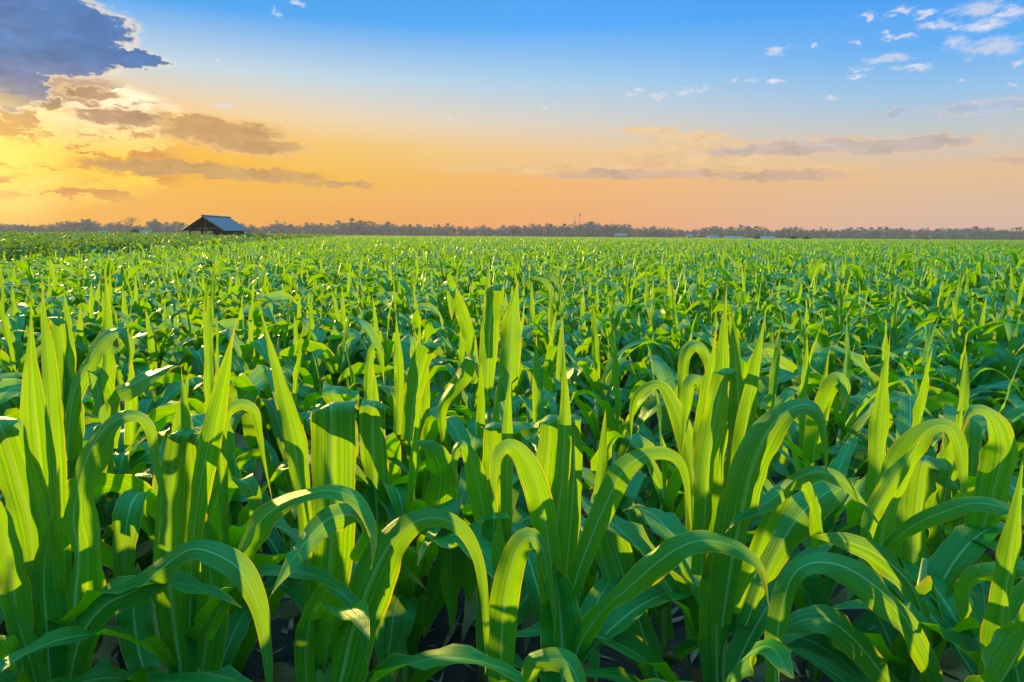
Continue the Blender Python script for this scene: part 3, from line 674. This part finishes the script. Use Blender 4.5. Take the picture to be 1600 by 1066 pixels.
# ------------------------------------------------------------------ trees
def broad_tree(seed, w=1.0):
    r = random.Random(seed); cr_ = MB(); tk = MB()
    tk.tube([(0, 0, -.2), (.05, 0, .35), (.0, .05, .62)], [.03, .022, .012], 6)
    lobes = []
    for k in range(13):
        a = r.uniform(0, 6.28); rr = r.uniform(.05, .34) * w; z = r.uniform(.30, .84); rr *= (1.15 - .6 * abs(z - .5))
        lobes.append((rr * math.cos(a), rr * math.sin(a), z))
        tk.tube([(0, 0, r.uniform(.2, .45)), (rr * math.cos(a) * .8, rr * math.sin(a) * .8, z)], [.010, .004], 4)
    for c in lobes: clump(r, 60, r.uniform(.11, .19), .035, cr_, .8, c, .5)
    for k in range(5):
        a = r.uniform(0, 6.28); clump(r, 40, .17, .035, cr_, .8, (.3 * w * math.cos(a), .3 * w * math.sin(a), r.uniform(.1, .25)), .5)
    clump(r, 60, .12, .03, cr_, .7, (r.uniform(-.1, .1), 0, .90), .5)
    return tk.mesh('trunk', BARK), cr_.mesh('crown', HAZYTREELEAF, False)
def palm_tree(seed):
    r = random.Random(seed); tk = MB(); cr_ = MB(); lean = r.uniform(-.08, .08)
    tk.tube([(0, 0, -.1), (lean * .4, 0, .45), (lean, 0, .86)], [.018, .013, .010], 6)
    for k in range(17):
        a = k * 2.4 + r.random() * .4; up = r.uniform(-.2, 1.1); L = r.uniform(.17, .24); p = Vector((lean, 0, .86)); C = []
        for i in range(6):
            C.append(p.copy()); th = up - i * .42; p = p + Vector((math.cos(a) * math.cos(th), math.sin(a) * math.cos(th), math.sin(th))) * L / 5
        s = Vector((-math.sin(a), math.cos(a), 0)); vs = []; fs = []
        for i, c in enumerate(C):
            w = .030 * math.sin(math.pi * (.15 + .8 * i / 5)); vs += [c - s * w - Vector((0, 0, w * .8)), c, c + s * w - Vector((0, 0, w * .8))]
        for i in range(5):
            o = i * 3; fs += [(o, o + 1, o + 4, o + 3), (o + 1, o + 2, o + 5, o + 4)]
        cr_.add(vs, fs)
    return tk.mesh('trunk', BARK), cr_.mesh('crown', PALMLEAF, False)
def bare_tree(seed):
    r = random.Random(seed); tk = MB(); cr_ = MB(); tk.tube([(0, 0, -.1), (0, 0, .3)], [.03, .022], 6)
    def br(p, d, L, rad, k):
        q_ = p + d * L; cr_.tube([p, p + d * L * .5 + Vector((r.gauss(0, .01), r.gauss(0, .01), 0)), q_], [rad, rad * .8, rad * .6], 4)
        if k:
            for _ in range(3): br(q_, (d + Vector((r.gauss(0, .55), r.gauss(0, .55), r.gauss(.1, .35)))).normalized(), L * .72, rad * .55, k - 1)
    for _ in range(5): br(Vector((0, 0, .28)), Vector((r.gauss(0, .5), r.gauss(0, .5), 1)).normalized(), .24, .014, 4)
    return tk.mesh('trunk', BARK), cr_.mesh('crown', BARK)
BT = [broad_tree(i, random.Random(i).uniform(.85, 1.3)) for i in range(8)]
PT = [palm_tree(50 + i) for i in range(5)]
BARE = bare_tree(3)
def tree(kind, x, y, h, label, group, name, rz=None, sx=1.0):
    root = empty(name, (x, y, 0), rng.uniform(0, 6.28) if rz is None else rz)
    for nm, me in zip(('trunk', 'crown'), kind):
        o = bpy.data.objects.new(nm, me); o.parent = root; o.scale = (h * sx, h * sx, h); COL.objects.link(o)
    return tag(root, label, {'palm_tree': 'palm tree', 'bush': 'bush'}.get(name, 'tree'), group)
def height_for(px, py, D):
    v = ray(px, py); return CAMZ + v.z / v.y * D
def X(px, D): v = ray(px, 372); return v.x / v.y * D
SIL = [(0,348.5),(28,348),(45,350),(62,350),(75,350),(94,348),(105,345),(116,345),(131,342.5),(139,342),(150,346),(165,351),(174,346.5),(187,347),(203,349),(222,351),(233,352),(242,342),(250,346),(262,348),(276,347),(287,349),(300,350),(330,350),(375,347),(386,350),(400,353),(420,349),(439,344),(452,351),(469,350),(491,346),(508,351),(520,347),(530,346),(550,343),(562,345),(577,346),(590,350),(603,346),(620,350),(660,350),(699,351),(717,354),(729,353),(740,355),(759,351),(775,356),(787,352),(793,351),(804,355),(820,350),(860,349),(880,350),(908,348),(922,346),(946,350),(962,349),(982,351),(992,356),(1006,354),(1018,353),(1030,357),(1044,355),(1058,356),(1090,357),(1114,353),(1144,354),(1166,353),(1188,355),(1210,358),(1228,355),(1245,353.5),(1259,357),(1277,355),(1304,357),(1323,355),(1350,355),(1384,355),(1405,354),(1439,357),(1463,356),(1506,354),(1525,353),(1544,356),(1572,357),(1600,356),(1700,355)]
def sil(x): return float(np.interp(x, [s[0] for s in SIL], [s[1] for s in SIL]))
def seg(x): return 'left of the hut' if x < 330 else 'between the hut and the two masts' if x < 900 else 'right of the two masts' if x < 1180 else 'toward the right edge'
x = -120.0; rt = random.Random(11)
while x < 1730:
    D = rt.uniform(470, 560); h = height_for(x, sil(x) + rt.uniform(-1.8, 2.6), D)
    if not (335 < x < 350):
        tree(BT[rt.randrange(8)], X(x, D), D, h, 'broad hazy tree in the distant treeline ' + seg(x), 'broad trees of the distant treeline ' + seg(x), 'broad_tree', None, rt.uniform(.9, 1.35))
    x += rt.uniform(8.5, 13)
for px, py in [(276,345),(287,347),(262,346),(500,347),(513,350),(530,344),(551,340.5),(562,343),(572,344),(578,343.5),(604,344.5),(614,349),(640,350),(686,349),(699,347.5),(717,352),(860,348),(881,349),(923,345),(946,349.5),(962,348.5),(982,350.5),(1006,353),(1044,354),(1114,352.5),(1120,352.5),(1144,353),(1158,350.5),(1166,352),(1180,352),(1188,354),(1345,354),(1373,354),(1384,354),(1405,353.5),(1463,355.5),(1524,351.5),(1545,354),(1587,353),(1594,353.5),(1290,355.5),(1360,354.5)]:
    D = rt.uniform(455, 475)
    tree(PT[rt.randrange(5)], X(px, D), D, height_for(px, py - 0.3, D) * rt.uniform(.96, 1.06), 'slim coconut palm rising from the distant treeline ' + seg(px), 'palms of the distant treeline ' + seg(px), 'palm_tree')
D = 440; tree(BARE, X(203, D), D, height_for(203, 334, D), 'leafless tree with a round net of twigs above the treeline left of the hut', None, 'bare_tree', 0, 1.15)
D = 430; tree(BT[2], X(137, D), D, height_for(137, 341.5, D), 'tall domed tree highest in the treeline at far left', None, 'broad_tree', 0, 1.3)
D = 430; tree(BT[5], X(242, D), D, height_for(242, 341, D), 'tall narrow-based tree with a flat crown just left of the hut', None, 'broad_tree', 0, .9)
D = 430; tree(BT[4], X(803, D), D, height_for(803, 351, D), 'wide low dome-shaped tree left of the two masts', None, 'broad_tree', 0, 1.7)
def bush(px, ptop, D, wpx, label, mat=BUSHLEAF):
    h = height_for(px, ptop, D); w = wpx * D / FPX; r = random.Random(int(px)); root = empty('bush', (X(px, D), D, 0)); tag(root, label, 'bush')
    st = MB(); st.tube([(0, 0, -.1), (0, 0, h * .5)], [.12, .06], 6); st.build('trunk', BARK, root)
    mb = MB()
    for k in range(14):
        a = r.uniform(0, 6.28); q_ = r.uniform(0, .33); clump(r, 70, h * .26, .16, mb, .9, (w * q_ * math.cos(a), w * q_ * math.sin(a), h * r.uniform(.25, .72)), .5)
    mb.build('crown', mat, root, False)
bush(214, 355.5, 150, 17, 'dark rounded bush standing in the crop left of the hut')
bush(1240, 366.5, 210, 16, 'dark green rounded bush at the field edge, left one of two')
bush(1261, 367.5, 215, 15, 'dark green rounded bush at the field edge, right one of two')
bush(1448, 368.5, 330, 17, 'hazy low bush at the far field edge toward the right')
bush(1182, 365.5, 200, 12, 'purplish brown wispy bush beside the white roofs', BARK)
# distant wood filling in behind the first line
wp = []
x = -160.0
while x < 1760:
    D = rt.uniform(580, 660); h = max(5, height_for(x, sil(x) + rt.uniform(1.5, 5), D)); wp.append((X(x, D), D, 0, rt.randrange(8), rt.uniform(0, 6.28), h)); x += rt.uniform(3.5, 5.5)
    D = rt.uniform(440, 470); wp.append((X(x, D), D, 0, rt.randrange(8), rt.uniform(0, 6.28), rt.uniform(3.0, 6.5)))
scatter('distant_wood', wp, [k[1] for k in BT], HAZYTREELEAF, 'hazy mass of woodland and undergrowth closing the plain behind the treeline', 'woodland')
# ------------------------------------------------------------------ hut
D = 75.0; hx = X(320, D); hut = empty('field_hut', (hx, D, 0), R(1)); tag(hut, 'open timber field hut with a dark blue corrugated gable roof', 'hut')
hw, hl, ez, rz_ = 2.0, 7.0, 2.07, height_for(320, 337.5, D)
post = [(-1.7, .35), (0, .35), (1.7, .35), (-1.7, 3.4), (1.7, 3.4), (-1.7, 6.6), (0, 6.6), (1.7, 6.6)]
for x_, y_ in post:
    m_ = MB(); m_.box((x_, y_, (rz_ - .2 if x_ == 0 else ez + .25) / 2), (.16, .16, (rz_ - .2 if x_ == 0 else ez + .25))); m_.build('post', WOOD, hut, False)
def slope(sign):
    mb = MB(); n = 56; vs = []; fs = []
    for i in range(n + 1):
        y_ = -.35 + (hl + .7) * i / n; off = .028 * (1 if i % 2 else -1)
        for t in (0, 1):
            x_ = sign * (hw + .35) * t; z_ = rz_ + (ez - .18 - rz_) * t; vs += [(x_, y_, z_ + off), (x_, y_, z_ + off - .05)]
    for i in range(n):
        o = i * 4; fs += [(o, o + 4, o + 6, o + 2), (o + 1, o + 3, o + 7, o + 5), (o + 2, o + 6, o + 7, o + 3), (o, o + 1, o + 5, o + 4)]
    fs += [(0, 2, 3, 1), (n * 4, n * 4 + 1, n * 4 + 3, n * 4 + 2)]
    mb.add(vs, fs); return mb
roof = slope(1).build('roof', TIN, hut, False); slope(-1).build('roof', TIN, hut, False)
m_ = MB(); m_.tube([(0, -.36, rz_ + .03), (0, hl + .36, rz_ + .03)], [.10, .10], 8); m_.build('ridge_cap', TIN, roof, False)
m_ = MB()
for y_ in (-.25, 2.2, 4.6, hl + .2):
    for s_ in (-1, 1):
        a_ = Vector((0, y_, rz_ - .16)); b_ = Vector((s_ * (hw + .2), y_, ez - .26)); m_.tube([a_, b_], [.06, .06], 4)
m_.build('rafters', WOOD, hut, False)
m_ = MB(); m_.box((0, .35, ez + .02), (3.9, .12, .16)); m_.box((-1.7, 3.5, ez - .01), (.12, 6.8, .14)); m_.box((1.7, 3.5, ez - .01), (.12, 6.8, .14)); m_.build('tie_beams', WOOD, hut, False)
m_ = MB()
for i in range(22): m_.box((-1.7 + 3.4 * (i + .5) / 22, 6.72, 1.15 + .35 * (1 - abs(i - 10.5) / 11) * 1.6), (.145, .03, 2.2 + .7 * (1 - abs(i - 10.5) / 11) * 1.6))
m_.build('back_boards', DARKWOOD, hut, False)
m_ = MB()
for i in range(34):
    if 20 < i < 24: continue
    m_.box((1.83, .5 + 6.1 * (i + .5) / 34, .95), (.03, .17, 1.9))
m_.build('side_boards', DARKWOOD, hut, False)
m_ = MB()
for i in range(34): m_.box((-1.83, .5 + 6.1 * (i + .5) / 34, .75), (.03, .17, 1.5 if i % 9 else 1.0))
m_.build('side_boards', DARKWOOD, hut, False)
m_ = MB(); m_.box((-.85, .35, 1.38), (1.5, .06, .12)); m_.box((.85, .35, 1.3), (1.5, .06, .1)); m_.build('rail', WOOD, hut, False)
M_ = hut.matrix_basis
m_ = MB(); r = random.Random(2)
for i in range(5):
    m_.box((0, 0, .15 + i * .27), (.62 - .03 * i, .44, .25), Matrix.Rotation(r.uniform(-.2, .2), 3, 'Z'), .86)
o = m_.build('sack_pile', CLOTH, None); o.location = Vector((hx, D, 0)) + Matrix.Rotation(R(1), 3, 'Z') @ Vector((.42, .9, 0)); tag(o, 'pale sacks piled beside the middle post inside the hut', 'sack pile')

# ------------------------------------------------------------------ far buildings
def house(px, ptop, D, wpx, label, wallh=.62, wallmat=WALLP, roofmat=WHITEROOF):
    h = height_for(px, ptop, D); w = wpx * D / FPX; dp = w * .55; root = empty('farm_building', (X(px, D), D, 0), rng.uniform(-.25, .25)); tag(root, label, 'building')
    e = h * wallh; m_ = MB(); m_.box((0, 0, e / 2), (w, dp, e)); m_.build('wall', wallmat, root, False)
    m_ = MB(); a, b = w / 2 + .5, dp / 2 + .5
    m_.add([(-a, -b, e), (a, -b, e), (a, b, e), (-a, b, e), (-a, 0, h), (a, 0, h), (-a, -b, e + .12), (a, -b, e + .12), (a, b, e + .12), (-a, b, e + .12), (-a, 0, h + .14), (a, 0, h + .14)],
           [(6, 7, 11, 10), (8, 9, 10, 11), (0, 4, 5, 1), (2, 5, 4, 3), (0, 1, 7, 6), (2, 3, 9, 8), (0, 6, 10, 4), (4, 10, 9, 3), (1, 5, 11, 7), (5, 2, 8, 11)])
    m_.build('roof', roofmat, root, False)
    m_ = MB(); m_.box((-w * .2, -dp / 2 - .01, e * .45), (1.0, .05, e * .85)); m_.build('door', DARKWOOD, root, False)
    for k in (-.36, .05, .3):
        m_ = MB(); m_.box((w * k, -dp / 2 - .01, e * .55), (1.1, .05, e * .3)); m_.build('window', DARKWOOD, root, False)
house(970, 365.6, 400, 16, 'low white-roofed building under the trees right of the two masts')
house(1077, 367, 380, 8, 'tiny pale blue-white building at the field edge')
house(1114, 368.8, 330, 14, 'white-roofed shed, leftmost of the three behind the field edge')
house(1146, 369.5, 320, 22, 'long low white-roofed building, middle of the three behind the field edge')
house(1196, 370, 310, 24, 'long low white-roofed building right of the purplish bush')
house(162, 361.2, 300, 10, 'small pale building in the mist at far left')
house(230, 361, 170, 14, 'small tin-roofed shed just right of the dark rounded bush')
# masts
for px, pt, extra, lab in ((897, 336, True, 'thin radio mast above the trees, left and shorter of the two'), (904.5, 333, False, 'thin radio mast above the trees, right and taller of the two')):
    D = 480; h = height_for(px, pt, D); root = empty('radio_mast', (X(px, D), D, 0)); tag(root, lab, 'mast')
    m_ = MB(); s = .55
    for a in range(3):
        c = Vector((math.cos(a * 2.094) * s, math.sin(a * 2.094) * s, 0)); m_.tube([c, c * .6 + Vector((0, 0, h))], [.12, .10], 4)
    z = 0; k = 0
    while z < h - 1.2:
        f0, f1 = 1 - .4 * z / h, 1 - .4 * (z + 1.2) / h
        for a in range(3):
            p = Vector((math.cos(a * 2.094) * s * f0, math.sin(a * 2.094) * s * f0, z)); q_ = Vector((math.cos((a + 1) * 2.094) * s * f1, math.sin((a + 1) * 2.094) * s * f1, z + 1.2)); m_.tube([p, q_], [.05, .05], 4)
        z += 1.2
    m_.build('lattice', STEEL, root, False)
    m_ = MB()
    for a in range(3):
        m_.box((math.cos(a * 2.094) * .8, math.sin(a * 2.094) * .8, h - (1.0 if not extra else 5.5)), (.4, .4, 1.8))
    m_.build('antenna', STEEL, root, False)

# ------------------------------------------------------------------ haze
hz = MB(); hz.box((0, 335, 19), (1400, 700, 40)); m_, q = new_mat('haze')
vol = q.node('ShaderNodeVolumePrincipled'); vol.inputs['Color'].default_value = (0.36, 0.35, 0.33, 1); vol.inputs['Density'].default_value = HAZE_DENSITY; vol.inputs['Anisotropy'].default_value = 0.15
o_ = q.node('ShaderNodeOutputMaterial'); q.l.new(vol.outputs[0], o_.inputs['Volume'])
ho = hz.build('haze', m_, None, False); tag(ho, 'thin morning haze lying over the whole plain', 'haze', kind='stuff')
